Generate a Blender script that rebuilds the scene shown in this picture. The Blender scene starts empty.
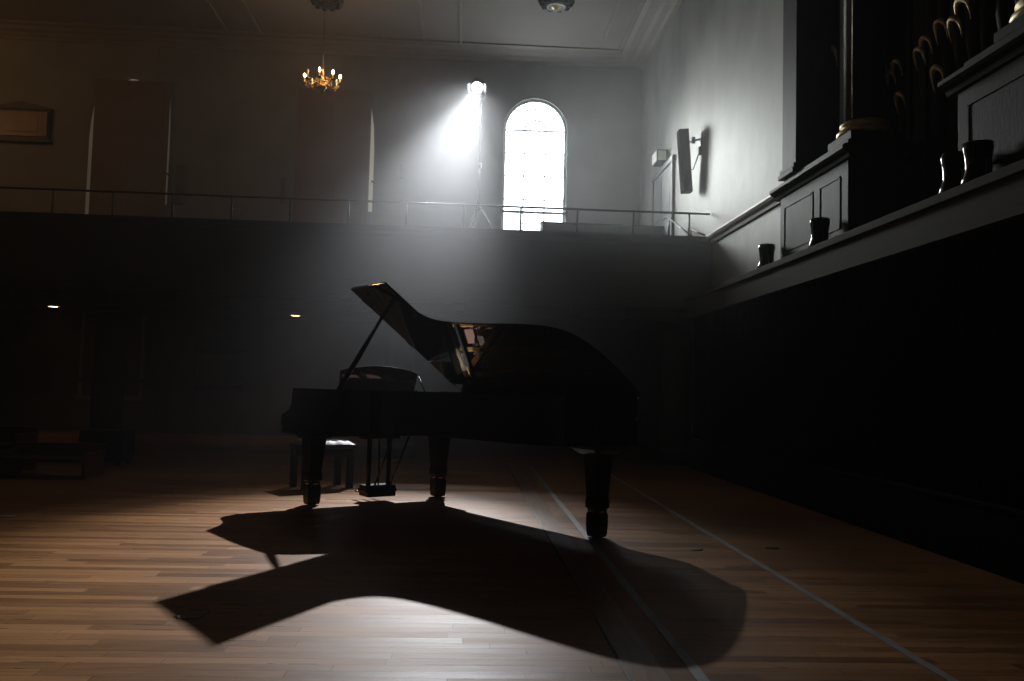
import bpy, bmesh, math, random
from mathutils import Vector, Matrix
random.seed(7)
PI = math.pi
sc = bpy.context.scene
col = sc.collection

# ------------------------------------------------------------------ helpers
def V(*a): return Vector(a)

class MB:
    """collects shapes that become ONE mesh object"""
    def __init__(s): s.bm = bmesh.new(); s.M = Matrix.Identity(4); s.mi = 0
    def _add(s, vs, fs, smooth=False):
        vv = [s.bm.verts.new(s.M @ Vector(v)) for v in vs]
        for f in fs:
            try:
                fc = s.bm.faces.new([vv[i] for i in f]); fc.smooth = smooth; fc.material_index = s.mi
            except ValueError: pass
        return vv
    def box(s, x0, x1, y0, y1, z0, z1, bev=0.0):
        if bev <= 0:
            vs = [(x, y, z) for z in (z0, z1) for y in (y0, y1) for x in (x0, x1)]
            s._add(vs, [(0,2,3,1),(4,5,7,6),(0,1,5,4),(2,6,7,3),(0,4,6,2),(1,3,7,5)])
        else:
            t = bmesh.new(); bmesh.ops.create_cube(t, size=1)
            for v in t.verts:
                v.co = Vector(((x0+x1)/2+v.co.x*(x1-x0), (y0+y1)/2+v.co.y*(y1-y0), (z0+z1)/2+v.co.z*(z1-z0)))
            bmesh.ops.bevel(t, geom=list(t.edges), offset=bev, segments=2, profile=.6, affect='EDGES')
            s._merge(t)
        return s
    def _merge(s, t, smooth=False):
        t.verts.index_update()
        s._add([v.co.copy() for v in t.verts], [[v.index for v in f.verts] for f in t.faces], smooth)
        t.free()
    def tube(s, pts, r, n=10, cap=True):
        pts = [Vector(p) for p in pts]
        rs = r if isinstance(r, (list, tuple)) else [r]*len(pts)
        vs, fs = [], []
        up = None
        for i, p in enumerate(pts):
            d = (pts[min(i+1, len(pts)-1)] - pts[max(i-1, 0)]).normalized()
            if up is None:
                up = V(0,0,1) if abs(d.z) < .9 else V(1,0,0)
            a = d.cross(up)
            if a.length < 1e-5: a = d.cross(V(1,0,0))
            a.normalize(); b = d.cross(a).normalized(); up = a.cross(d).normalized()
            for k in range(n):
                t = 2*PI*k/n
                vs.append(p + (a*math.cos(t) + b*math.sin(t))*rs[i])
        for i in range(len(pts)-1):
            for k in range(n):
                fs.append((i*n+k, i*n+(k+1)%n, (i+1)*n+(k+1)%n, (i+1)*n+k))
        if cap:
            fs.append(tuple(range(n))[::-1]); fs.append(tuple((len(pts)-1)*n+k for k in range(n)))
        s._add(vs, fs, True); return s
    def lathe(s, prof, cx=0, cy=0, n=24, axis='z', wob=None):
        vs, fs = [], []
        for (r, z) in prof:
            for k in range(n):
                t = 2*PI*k/n; rr = r*(wob(t) if wob else 1)
                if axis == 'z': vs.append((cx+rr*math.cos(t), cy+rr*math.sin(t), z))
                else: vs.append((cx+rr*math.cos(t), z, cy+rr*math.sin(t)))
        for i in range(len(prof)-1):
            for k in range(n):
                fs.append((i*n+k, i*n+(k+1)%n, (i+1)*n+(k+1)%n, (i+1)*n+k))
        fs.append(tuple(range(n))[::-1]); fs.append(tuple((len(prof)-1)*n+k for k in range(n)))
        s._add(vs, fs, True); return s
    def prism(s, outl, z0, z1, bev=0.0):
        """outline in xy, extruded in z"""
        t = bmesh.new()
        lo = [t.verts.new((x, y, z0)) for x, y in outl]
        f = t.faces.new(lo)
        r = bmesh.ops.extrude_face_region(t, geom=[f])
        for g in r['geom']:
            if isinstance(g, bmesh.types.BMVert): g.co.z = z1
        bmesh.ops.recalc_face_normals(t, faces=t.faces)
        if bev:
            ed = [e for e in t.edges if abs(e.verts[0].co.z-e.verts[1].co.z) < 1e-6]
            bmesh.ops.bevel(t, geom=ed, offset=bev, segments=2, profile=.6, affect='EDGES')
        s._merge(t); return s
    def prism_xz(s, outl, y0, y1):
        m = s.M; s.M = m @ Matrix(((1,0,0,0),(0,0,1,0),(0,1,0,0),(0,0,0,1)))
        s.prism(outl, y0, y1); s.M = m; return s
    def band(s, outer, inner, z0, z1):
        """open wall between two polylines of equal count"""
        n = len(outer); vs = []
        for z in (z0, z1):
            vs += [(x, y, z) for x, y in outer]; vs += [(x, y, z) for x, y in inner]
        fs = []
        for i in range(n-1):
            fs += [(i, i+1, 2*n+i+1, 2*n+i), (n+i+1, n+i, 3*n+i, 3*n+i+1),
                   (2*n+i, 2*n+i+1, 3*n+i+1, 3*n+i), (i+1, i, n+i, n+i+1)]
        fs += [(0, 2*n, 3*n, n), (n-1, 2*n-1, 4*n-1, 3*n-1)]
        s._add(vs, fs); return s
    def sweep(s, path, prof):
        """profile [(side, up)] swept along straight path p0->p1; side = left of travel"""
        p0, p1 = Vector(path[0]), Vector(path[1]); d = (p1-p0).normalized(); side = V(-d.y, d.x, 0)
        vs = [p + side*a + V(0,0,1)*b for p in (p0, p1) for a, b in prof]; n = len(prof)
        fs = [(i, (i+1) % n, n+(i+1) % n, n+i) for i in range(n)]
        fs += [tuple(range(n))[::-1], tuple(range(n, 2*n))]
        s._add(vs, fs); return s
    def build(s, name, mat, parent=None, loc=None, rot=None, autos=None):
        bmesh.ops.recalc_face_normals(s.bm, faces=s.bm.faces)
        me = bpy.data.meshes.new(name); s.bm.to_mesh(me); s.bm.free()
        for m in (mat if isinstance(mat, (list, tuple)) else [mat]): me.materials.append(m)
        o = bpy.data.objects.new(name, me); col.objects.link(o)
        if parent: o.parent = parent
        if loc: o.location = loc
        if rot: o.rotation_euler = rot
        if autos:
            for p in me.polygons: p.use_smooth = True
            md = o.modifiers.new('es', 'EDGE_SPLIT'); md.split_angle = math.radians(autos)
        return o

def tag(o, label=None, cat=None, group=None, kind=None):
    if label: o['label'] = label
    if cat: o['category'] = cat
    if group: o['group'] = group
    if kind: o['kind'] = kind
    return o
def empty(name, loc=(0,0,0), rz=0):
    o = bpy.data.objects.new(name, None); col.objects.link(o)
    o.location = loc; o.rotation_euler = (0,0,rz); o.empty_display_size = .1
    return o
def copy_tree(o, parent=None):
    c = o.copy(); col.objects.link(c)
    if parent: c.parent = parent
    for ch in list(o.children): copy_tree(ch, c)
    return c

# ------------------------------------------------------------------ materials
def mat(name, color, rough=.6, metal=0.0, coat=0.0, spec=.5, emit=None, es=0.0):
    m = bpy.data.materials.new(name); m.use_nodes = True
    b = m.node_tree.nodes['Principled BSDF']
    b.inputs['Base Color'].default_value = (*color, 1)
    b.inputs['Roughness'].default_value = rough
    b.inputs['Metallic'].default_value = metal
    b.inputs['Coat Weight'].default_value = coat
    b.inputs['Coat Roughness'].default_value = .04
    b.inputs['Specular IOR Level'].default_value = spec
    if emit:
        b.inputs['Emission Color'].default_value = (*emit, 1); b.inputs['Emission Strength'].default_value = es
    return m
def mottle(m, c1, c2, scale=2.0, detail=5, bump=.0, stretch=(1,1,1), r1=None, r2=None, bscale=40):
    nt = m.node_tree; N = nt.nodes; L = nt.links; b = N['Principled BSDF']
    g = N.new('ShaderNodeNewGeometry'); mp = N.new('ShaderNodeMapping'); mp.inputs['Scale'].default_value = stretch
    L.new(g.outputs['Position'], mp.inputs[0])
    n = N.new('ShaderNodeTexNoise'); n.inputs['Scale'].default_value = scale; n.inputs['Detail'].default_value = detail
    L.new(mp.outputs[0], n.inputs['Vector'])
    r = N.new('ShaderNodeValToRGB'); r.color_ramp.elements[0].position = .32; r.color_ramp.elements[1].position = .68
    r.color_ramp.elements[0].color = (*c1, 1); r.color_ramp.elements[1].color = (*c2, 1)
    L.new(n.outputs[0], r.inputs[0]); L.new(r.outputs[0], b.inputs['Base Color'])
    if r1 is not None:
        q = N.new('ShaderNodeMapRange'); q.inputs['To Min'].default_value = r1; q.inputs['To Max'].default_value = r2
        L.new(n.outputs[0], q.inputs[0]); L.new(q.outputs[0], b.inputs['Roughness'])
    if bump:
        n2 = N.new('ShaderNodeTexNoise'); n2.inputs['Scale'].default_value = bscale
        L.new(mp.outputs[0], n2.inputs['Vector'])
        bp = N.new('ShaderNodeBump'); bp.inputs['Strength'].default_value = bump; bp.inputs['Distance'].default_value = .01
        L.new(n2.outputs[0], bp.inputs['Height']); L.new(bp.outputs[0], b.inputs['Normal'])
    return m

M = {}
M['wall'] = mottle(mat('painted_plaster', (.3,.3,.29), .7), (.21,.21,.195), (.26,.26,.24), 1.3, 6, .15)
M['wallR'] = mottle(mat('stained_plaster', (.4,.4,.38), .6), (.165,.165,.14), (.29,.29,.262), 1.1, 8, .35, (1,1,.7), bscale=9)
M['ceil'] = mottle(mat('ceiling_plaster', (.3,.27,.23), .8), (.24,.21,.175), (.28,.25,.215), .8)
M['cornice'] = mottle(mat('cornice_plaster', (.33,.29,.25), .7), (.28,.245,.205), (.34,.3,.26), 1)
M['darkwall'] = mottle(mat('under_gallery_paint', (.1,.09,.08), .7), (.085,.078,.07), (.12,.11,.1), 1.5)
M['parapet'] = mottle(mat('parapet_paint', (.14,.125,.11), .6), (.085,.078,.07), (.11,.1,.09), 1.2)
M['shutter'] = mottle(mat('shutter_board', (.2,.15,.12), .7), (.19,.14,.115), (.24,.18,.15), 1.5)
M['black'] = mat('black_lacquer', (.003,.003,.003), .06, 0, .6, .5)
M['black_in'] = mat('black_lacquer_inner', (.003,.003,.003), .03, 0, 1.0, .6)
M['satin'] = mat('black_satin', (.004,.004,.004), .4, spec=.2)
M['gold'] = mottle(mat('gold_plate', (.6,.33,.1), .3, .9), (.36,.2,.06), (.46,.27,.1), 8)
M['brass'] = mat('brass', (.5,.31,.12), .25, 1)
M['steel'] = mat('steel', (.55,.56,.58), .25, 1)
M['string'] = mat('steel_string', (.6,.55,.45), .3, 1)
M['pad'] = mat('tan_reflect_pad', (.42,.22,.16), .9)  # pinkish tan, only for the pads mirrored in the lid
M['felt'] = mat('felt', (.15,.02,.02), .9)
M['ivory'] = mat('key_white', (.75,.73,.68), .25)
M['leather'] = mottle(mat('black_leather', (.012,.012,.013), .3), (.01,.01,.011), (.016,.016,.017), 30, bump=.3, bscale=120)
M['spruce'] = mottle(mat('spruce', (.4,.25,.12), .4), (.12,.07,.03), (.17,.1,.05), 6, stretch=(1,12,1))
M['rubber'] = mat('rubber', (.01,.01,.01), .6)
M['curtain'] = mat('black_curtain', (.0018,.002,.002), 1.0, spec=0)
M['riser'] = mat('black_riser', (.003,.003,.003), .9, spec=.05)
M['fascia'] = mottle(mat('fascia_paint', (.13,.12,.09), .75, spec=.08), (.05,.047,.037), (.08,.073,.055), 1.5, 6, stretch=(1,.4,3))
M['organ'] = mottle(mat('dark_oak', (.05,.045,.042), .6, spec=.12), (.018,.017,.0165), (.05,.048,.047), 2.2, 6, .15, (1,1,.5))
M['organ_dark'] = mottle(mat('dark_oak_deep', (.02,.015,.01), .6, spec=.2), (.008,.006,.004), (.02,.014,.009), 3, stretch=(1,1,.4))
M['gilt'] = mottle(mat('gilding', (.75,.55,.25), .38, .55), (.5,.32,.13), (.95,.82,.52), 9, r1=.3, r2=.5)
M['tape'] = mottle(mat('grey_tape', (.35,.34,.33), .5), (.19,.185,.18), (.31,.30,.29), 5, 8)
M['metal_dark'] = mat('dark_metal', (.03,.03,.032), .4, .6)
M['rail'] = mat('rail_metal', (.12,.12,.12), .3, .8)
M['pew'] = mottle(mat('brown_pew_wood', (.1,.04,.02), .3), (.09,.03,.014), (.14,.055,.025), 3, stretch=(.5,8,8))
M['grey_panel'] = mottle(mat('grey_bench_paint', (.07,.075,.08), .6), (.06,.065,.07), (.09,.095,.1), 2)
M['door'] = mottle(mat('door_paint', (.15,.145,.14), .5), (.13,.127,.12), (.17,.165,.16), 2)
M['frame'] = mat('door_frame_paint', (.1,.1,.1), .4)
M['white_paint'] = mat('white_paint', (.55,.54,.5), .5)
M['sign'] = mat('sign_face', (.6,.6,.52), .4, emit=(.9,.95,.8), es=.12)
M['plaque'] = mottle(mat('plaque_marble', (.3,.2,.14), .4), (.2,.11,.06), (.28,.16,.09), 4)
M['plaque_dark'] = mat('plaque_surround', (.03,.025,.02), .5)
M['candle'] = mat('candle_sleeve', (.7,.6,.42), .5, emit=(1,.6,.25), es=.15)
M['bulb'] = mat('lit_bulb', (1,.8,.5), .3, emit=(1,.6,.27), es=60)
M['downl'] = mat('downlight_lens', (1,.8,.6), .3, emit=(1,.58,.28), es=7)
M['lens'] = mat('lamp_lens', (1,1,1), .3, emit=(.9,.95,1), es=25)
M['pane'] = mat('bright_pane', (.9,.95,1), .2, emit=(.84,.93,1), es=7)
M['gap'] = mat('leak_glow', (.8,.8,.7), .3, emit=(.95,.95,.8), es=.16)  # glow standing in for daylight leaking past the shutter boards
M['gapdim'] = mat('leak_glow_dim', (.8,.8,.7), .3, emit=(.8,.85,.75), es=.03)  # weaker version of the same painted light leak
M['muntin'] = mat('window_bar_paint', (.6,.62,.6), .5)
M['crate'] = mat('crate_black', (.015,.015,.017), .6)

def plank_mat():
    m = mat('oak_strip_floor', (.2,.1,.05), .35); nt = m.node_tree; N = nt.nodes; L = nt.links; b = N['Principled BSDF']
    g = N.new('ShaderNodeNewGeometry')
    def mth(op, a, b=None, c=None):
        n_ = N.new('ShaderNodeMath'); n_.operation = op
        for i_, v_ in enumerate((a, b, c)):
            if v_ is None: continue
            if isinstance(v_, (int, float)): n_.inputs[i_].default_value = v_
            else: L.new(v_, n_.inputs[i_])
        return n_.outputs[0]
    sx = N.new('ShaderNodeSeparateXYZ'); L.new(g.outputs['Position'], sx.inputs[0])
    yy = mth('DIVIDE', mth('ADD', sx.outputs[1], 50), .07); row = mth('FLOOR', yy); fy = mth('FRACT', yy)
    w1 = N.new('ShaderNodeTexWhiteNoise'); w1.noise_dimensions = '1D'; L.new(row, w1.inputs['W'])
    ln = mth('MULTIPLY_ADD', w1.outputs[0], .5, .75)
    xx = mth('DIVIDE', mth('MULTIPLY_ADD', w1.outputs[0], 37.7, mth('ADD', sx.outputs[0], 50)), ln)
    cx_ = mth('FLOOR', xx); fx = mth('FRACT', xx)
    w2 = N.new('ShaderNodeTexWhiteNoise'); w2.noise_dimensions = '2D'; cb = N.new('ShaderNodeCombineXYZ')
    L.new(row, cb.inputs[0]); L.new(cx_, cb.inputs[1]); L.new(cb.outputs[0], w2.inputs['Vector'])
    gap = mth('MAXIMUM', mth('LESS_THAN', fy, .035), mth('LESS_THAN', fx, .004))
    # open dark gaps here and there along the joints
    mg = N.new('ShaderNodeMapping'); mg.inputs['Scale'].default_value = (2.2, 3, 1); L.new(g.outputs['Position'], mg.inputs[0])
    ng = N.new('ShaderNodeTexNoise'); ng.inputs['Scale'].default_value = 1.6; ng.inputs['Detail'].default_value = 2; L.new(mg.outputs[0], ng.inputs['Vector'])
    wide = mth('MULTIPLY', mth('LESS_THAN', fy, .16), mth('GREATER_THAN', ng.outputs[0], .62))
    gapf = mth('MAXIMUM', gap, wide)
    mp = N.new('ShaderNodeMapping'); mp.inputs['Scale'].default_value = (1.2, 14, 1); L.new(g.outputs['Position'], mp.inputs[0])
    n = N.new('ShaderNodeTexNoise'); n.inputs['Scale'].default_value = 3; n.inputs['Detail'].default_value = 7; n.inputs['Roughness'].default_value = .65
    L.new(mp.outputs[0], n.inputs['Vector'])
    n2 = N.new('ShaderNodeTexNoise'); n2.inputs['Scale'].default_value = .9; n2.inputs['Detail'].default_value = 4
    L.new(g.outputs['Position'], n2.inputs['Vector'])
    aa = mth('MULTIPLY_ADD', w2.outputs[0], .42, mth('MULTIPLY', n.outputs[0], .58))
    r = N.new('ShaderNodeValToRGB'); r.color_ramp.elements[0].position = .1; r.color_ramp.elements[1].position = .85
    r.color_ramp.elements[0].color = (.10,.041,.013,1); r.color_ramp.elements[1].color = (.46,.205,.06,1)
    L.new(aa, r.inputs[0])
    mx = N.new('ShaderNodeMix'); mx.data_type = 'RGBA'; mx.inputs['B'].default_value = (.03,.015,.008,1)
    L.new(r.outputs[0], mx.inputs['A'])
    L.new(mth('MULTIPLY', gapf, .75), mx.inputs['Factor'])
    mx2 = N.new('ShaderNodeMix'); mx2.data_type = 'RGBA'; mx2.blend_type = 'MULTIPLY'; mx2.inputs['Factor'].default_value = .5
    r2 = N.new('ShaderNodeValToRGB'); r2.color_ramp.elements[0].position = .35; r2.color_ramp.elements[1].position = .65
    r2.color_ramp.elements[0].color = (.6,.57,.55,1)
    L.new(n2.outputs[0], r2.inputs[0]); L.new(mx.outputs['Result'], mx2.inputs['A']); L.new(r2.outputs[0], mx2.inputs['B'])
    L.new(mx2.outputs['Result'], b.inputs['Base Color'])
    q = N.new('ShaderNodeMapRange'); q.inputs['To Min'].default_value = .34; q.inputs['To Max'].default_value = .6
    L.new(aa, q.inputs[0]); L.new(q.outputs[0], b.inputs['Roughness'])
    bp = N.new('ShaderNodeBump'); bp.inputs['Strength'].default_value = .4; bp.inputs['Distance'].default_value = .004
    sb = N.new('ShaderNodeMath'); sb.operation = 'SUBTRACT'; L.new(n.outputs[0], sb.inputs[0]); L.new(gapf, sb.inputs[1])
    L.new(sb.outputs[0], bp.inputs['Height']); L.new(bp.outputs[0], b.inputs['Normal'])
    b.inputs['Specular IOR Level'].default_value = .2
    return m
M['floor'] = plank_mat()
M['border'] = mottle(mat('oak_border_board', (.3,.16,.08), .35), (.17,.082,.04), (.3,.155,.08), 3, 6, stretch=(14,1.2,1))
M['seam'] = mat('dark_joint', (.02,.012,.008), .6)

# ------------------------------------------------------------------ room dimensions
XR, YB, ZC = 3.57, 17.3, 7.95      # right wall, back wall, ceiling
XL, YF = -13.0, -4.0
XF = 3.2                            # front of the organ ledge
YO = 9.12                           # where the organ bay starts

def structure(o, label=None): o['kind'] = 'structure'; return o

structure(MB().box(XL, 4.6, YF, YB+.3, -.2, 0).build('floor', M['floor']))
structure(MB().box(XL, 4.6, YF, YB+.3, ZC, ZC+.15).build('ceiling', M['ceil']))
structure(MB().box(XL-.2, XL, YF, YB+.3, 0, ZC).build('wall_left', M['wall']))
structure(MB().box(XL, 4.6, YF-.2, YF, 0, ZC).build('wall_front', M['darkwall']))

# wall_back with a round-headed opening
WX0, WX1, WZ0, WZS = .68, 2.01, 3.78, 6.46
WC, WR = (WX0+WX1)/2, (WX1-WX0)/2
arch = [(WC-WR*math.cos(PI*i/28), WZS+WR*math.sin(PI*i/28)) for i in range(29)]
w = MB()
w.prism_xz([(XL,2.5),(WX0,2.5),(WX0,ZC),(XL,ZC)], YB, YB+.3)
w.prism_xz([(WX1,2.5),(XR+.2,2.5),(XR+.2,ZC),(WX1,ZC)], YB, YB+.3)
w.prism_xz([(WX0,2.5),(WX1,2.5),(WX1,WZ0),(WX0,WZ0)], YB, YB+.3)
w.prism_xz(arch + [(WX1,ZC),(WX0,ZC)], YB, YB+.3)
structure(w.build('wall_back', M['wall']))
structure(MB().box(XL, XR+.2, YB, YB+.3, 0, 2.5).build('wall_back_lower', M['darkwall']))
# wall_right from the balcony end to the back corner, and the wall behind the organ
structure(MB().box(XR, XR+.2, YO, YB, 2.4, ZC).build('wall_right', M['wallR']))
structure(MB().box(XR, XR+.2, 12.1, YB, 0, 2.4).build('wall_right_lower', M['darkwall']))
structure(MB().box(4.4, 4.6, YF, YO+.2, 0, ZC).build('wall_right_organ_bay', M['organ_dark']))

# cornice along back and right walls, ceiling ribs
prof = [(0,0),(0,-.10),(.06,-.10),(.1,-.07),(.2,-.06),(.26,-.03),(.42,-.03),(.5,0)]
c = MB(); c.sweep(((XR+.0, YB, ZC), (XL, YB, ZC)), [(a, b) for a, b in prof])
structure(c.build('trim_1', M['cornice']))
c = MB(); c.sweep(((XR, YF, ZC), (XR, YB, ZC)), [(a*1.1, b*1.3) for a, b in prof])
structure(c.build('trim_2', M['cornice']))
k = 3
def rib(x0, y0, x1, y1, wd=.05, h=.03):
    global k
    c = MB(); c.box(min(x0,x1)-wd/2, max(x0,x1)+wd/2, min(y0,y1)-wd/2, max(y0,y1)+wd/2, ZC-h, ZC+.01)
    structure(c.build('trim_%d' % k, M['cornice'])); k += 1
for x in (-4.2, -4.85, -.98, -.25): rib(x, YF, x, 16.55)
rib(XL, 16.6, XR-.6, 16.6, .07)
rib(2.95, YF, 2.95, 16.6, .06)
rib(2.55, YF, 2.55, 15.9, .05)
# dado rail on the right wall
c = MB(); c.sweep(((XR, YO+.0, 3.3), (XR, 12.3, 3.3)), [(0,-.06),(.03,-.06),(.04,-.02),(.08,0),(.10,.03),(.10,.05),(0,.06)])
structure(c.build('trim_%d' % k, M['white_paint'])); k += 1
# wainscot under the gallery
c = MB(); c.box(-12.9, 3.55, YB-.04, YB, 0, 1.0); c.box(-12.9, 3.55, YB-.07, YB, 1.0, 1.06)
for i in range(14): c.box(-12.6+i*1.17, -11.65+i*1.17, YB-.055, YB-.03, .15, .9)
structure(c.build('trim_%d' % k, M['darkwall'])); k += 1

# ------------------------------------------------------------------ windows
win = structure(empty('window_1', (WC, YB+.1, WZ0)))
win['label'] = 'bright round-headed window glowing white with daylight above the gallery'
def wpart(mb, name, m): 
    o = mb.build(name, m, win); o.location = (-WC, -(YB+.1), -WZ0); return o
f = MB()
yb, yt = YB+.08, YB+.13
def arch_bar(r, wd, a0=0, a1=PI, n=24, y0=yb, y1=yt):
    ps = [(WC+r*math.cos(a0+(a1-a0)*i/n), WZS+r*math.sin(a0+(a1-a0)*i/n)) for i in range(n+1)]
    qs = [(WC+(r-wd)*math.cos(a0+(a1-a0)*i/n), WZS+(r-wd)*math.sin(a0+(a1-a0)*i/n)) for i in range(n+1)]
    m = f.M; f.M = Matrix(((1,0,0,0),(0,0,1,0),(0,1,0,0),(0,0,0,1))); f.band(ps, qs, y0, y1); f.M = m
arch_bar(WR, .05)
f.box(WX0, WX0+.05, yb, yt, WZ0, WZS); f.box(WX1-.05, WX1, yb, yt, WZ0, WZS); f.box(WX0, WX1, yb-.03, yt, WZ0, WZ0+.06)
wpart(f, 'window_frame', M['muntin'])
f = MB(); arch_bar(.23, .022); arch_bar(.47, .015)
for i in range(1, 8):
    a = PI*i/8; p = [(WC+r*math.cos(a), WZS+r*math.sin(a)) for r in (.22, WR-.03)]
    f.tube([(p[0][0], YB+.105, p[0][1]), (p[1][0], YB+.105, p[1][1])], .011, 6)
f.box(WX0, WX1, yb, yt, WZS-.015, WZS+.015)
for z in (5.98, 5.5, 5.0, 4.5): f.box(WX0, WX1, yb+.01, yt-.01, z-.012, z+.012)
for x in (WC-.22, WC+.22): f.box(x-.011, x+.011, yb+.01, yt-.01, WZ0, WZS)
wpart(f, 'glazing_bars', M['muntin'])
f = MB(); f.prism_xz(arch + [(WX1, WZ0), (WX0, WZ0)], YB+.15, YB+.16)
wpart(f, 'pane', M['pane'])
f = MB(); f.box(WX0, WX1, YB-.05, YB-.02, 4.68, 4.73); f.box(WX0-.03, WX0, YB-.06, YB+.01, 4.64, 4.77); f.box(WX1, WX1+.03, YB-.06, YB+.01, 4.64, 4.77)
wpart(f, 'guard_bar', M['metal_dark'])

al = bpy.data.lights.new('window_daylight', 'AREA'); al.shape = 'RECTANGLE'; al.size = 1.1; al.size_y = 2.4
al.energy = 54; al.color = (.96,1,.97); al.spread = math.radians(52)
ao = bpy.data.objects.new('window_daylight', al); col.objects.link(ao); ao.location = (WC, YB+.02, 5.35)
ao.rotation_mode = 'QUATERNION'; ao.rotation_quaternion = Vector((1.9,-6,-1.45)).normalized().to_track_quat('-Z', 'Y')

def shuttered(n, x0, x1, right_gap, left_gap):
    r = structure(empty('window_%d' % n, ((x0+x1)/2, YB, 3.2)))
    r['label'] = 'tall window covered by a closed brown board shutter, pale light at its edge'
    ox = -(x0+x1)/2
    def P(mb, name, m):
        o = mb.build(name, m, r); o.location = (ox, -YB, -3.2); return o
    b = MB(); b.box(x0, x1, YB-.07, YB-.02, 3.2, 7.1, .008)
    for z0, z1 in ((3.4, 4.6), (4.75, 5.85), (6.0, 6.95)):
        for a, c in ((x0+.1, (x0+x1)/2-.04), ((x0+x1)/2+.04, x1-.1)):
            b.box(a, c, YB-.075, YB-.06, z0, z1, .004)
    P(b, 'shutter_panel', M['shutter'])
    if right_gap:
        g = MB(); g.prism_xz([(x1+.002,4.6),(x1+right_gap,4.6),(x1+right_gap,5.9),(x1+right_gap*.7,6.4),(x1+.002,6.75)], YB-.015, YB-.003)  # glowing strip on the wall in place of a daylit window reveal
        P(g, 'edge_glow', M['gap' if n == 2 else 'gapdim'])
    if left_gap:
        g = MB(); g.prism_xz([(x0-.002,3.2),(x0-left_gap,3.2),(x0-left_gap,5.9),(x0-left_gap*.7,6.3),(x0-.002,6.7)], YB-.015, YB-.003)
        P(g, 'edge_glow', M['gapdim'])
    h = MB(); h.tube([(x1+right_gap-.02, YB-.02, 5.22), (x1+right_gap-.02, YB-.09, 5.22), (x1+right_gap+.05, YB-.1, 5.17)], .016, 8)
    P(h, 'shutter_handle', M['metal_dark'])
    if n == 3:
        g = MB(); g.prism_xz([((x0+x1)/2-.13+.26*i/8, 7.102+.025*math.sin(PI*i/8)) for i in range(9)], YB-.04, YB-.02)  # glowing sliver for the light leak over the board
        P(g, 'top_glow', M['gap'])
    return r
shuttered(2, -3.55, -2.06, .085, 0)
shuttered(3, -7.6, -6.13, .03, .09)

# door on the right wall of the gallery
d = structure(empty('door_1', (XR, 15.25, 3.1)))
def P(mb, name, m, root, loc):
    o = mb.build(name, m, root); o.location = -Vector(loc); return o
L0 = (XR, 15.25, 3.1)
b = MB(); b.box(XR-.05, XR, 14.38, 14.46, 3.1, 5.1, .006); b.box(XR-.05, XR, 15.88, 15.97, 3.1, 5.1, .006)
b.box(XR-.06, XR, 14.34, 16.0, 5.1, 5.2, .006); P(b, 'door_frame', M['frame'], d, L0)
b = MB(); b.box(XR-.03, XR, 14.46, 15.88, 3.1, 5.1)
for y0, y1 in ((14.58,15.1),(15.24,15.78)):
    for z0, z1 in ((3.3,4.1),(4.25,4.95)): b.box(XR-.038, XR-.02, y0, y1, z0, z1, .005)
P(b, 'door_leaf', M['door'], d, L0)
b = MB(); b.tube([(XR-.03,14.75,4.15),(XR-.09,14.75,4.15),(XR-.09,14.87,4.15)], .012, 8); P(b, 'door_handle', M['steel'], d, L0)

# box sign over the door
s_ = empty('exit_sign', (XR-.06, 15.15, 5.24))
tag(s_, 'small pale illuminated sign box above the dark door on the right gallery wall', 'sign')
MB().box(-.13, .06, -.2, .2, 0, .22, .008).build('housing', M['frame'], s_)
MB().box(-.138, -.129, -.17, .17, .02, .2).build('sign_face', M['sign'], s_)
MB().box(-.11, .04, -.205, -.199, .02, .2).build('sign_face', M['sign'], s_)

# ------------------------------------------------------------------ gallery
gal = empty('gallery', (-4.7, 12.1, 0))
tag(gal, 'long dark panelled gallery running across the back of the hall', 'balcony', kind='structure')
GL = (-4.7, 12.1, 0)
b = MB(); b.box(XL, XR, 12.1, 12.22, 2.36, 3.27)
b.box(XL, XR, 12.06, 12.26, 3.27, 3.335); b.box(XL, XR, 12.08, 12.2, 3.2, 3.27)
b.box(XL, XR, 12.07, 12.2, 2.40, 2.46)
b.box(XL, XR, 12.085, 12.2, 2.55, 2.58)
P(b, 'parapet', M['parapet'], gal, GL)
b = MB(); b.box(XL, XR, 12.02, 12.5, 2.3, 2.37); b.box(XL, XR, 12.06, 12.5, 2.26, 2.31); b.box(XL, XR, 12.34, 12.64, 2.1, 2.28); P(b, 'beam', M['parapet'], gal, GL)
b = MB(); b.box(XL, XR, 12.5, 13.5, 2.34, 2.6); b.box(XL, XR, 13.5, YB, 2.34, 3.1); P(b, 'deck', M['darkwall'], gal, GL)
for i in range(-18, 5):
    x = .76 + i*.8275 - .02
    if XL < x < XR-.1:
        b = MB(); b.prism([(0,0),(.1,0),(.1,.18),(0,.18)], 0, .13); o = b.build('bracket', M['parapet'], gal)
        o.location = (x-.05-GL[0], 12.13-GL[1], 2.14)
# posts and rail
r_ = empty('gallery_rail', (-4.7, 12.16, 3.41))
tag(r_, 'thin dark metal handrail on posts along the top of the gallery parapet', 'railing')
RL = (-4.7, 12.16, 3.41)
b = MB(); b.tube([(XL+.05, 12.16, 3.69), (XR-.02, 12.16, 3.69)], .016, 8); P(b, 'handrail', M['rail'], r_, RL)
for i in range(-16, 4):
    x = .76 + i*.8275
    if XL < x < XR: 
        b = MB(); b.tube([(x,12.16,3.33),(x,12.16,3.685)], .015, 8); b.lathe([(.03,3.335),(.03,3.345),(.016,3.35)], x, 12.16, 10)
        P(b, 'post', M['rail'], r_, RL)

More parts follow.
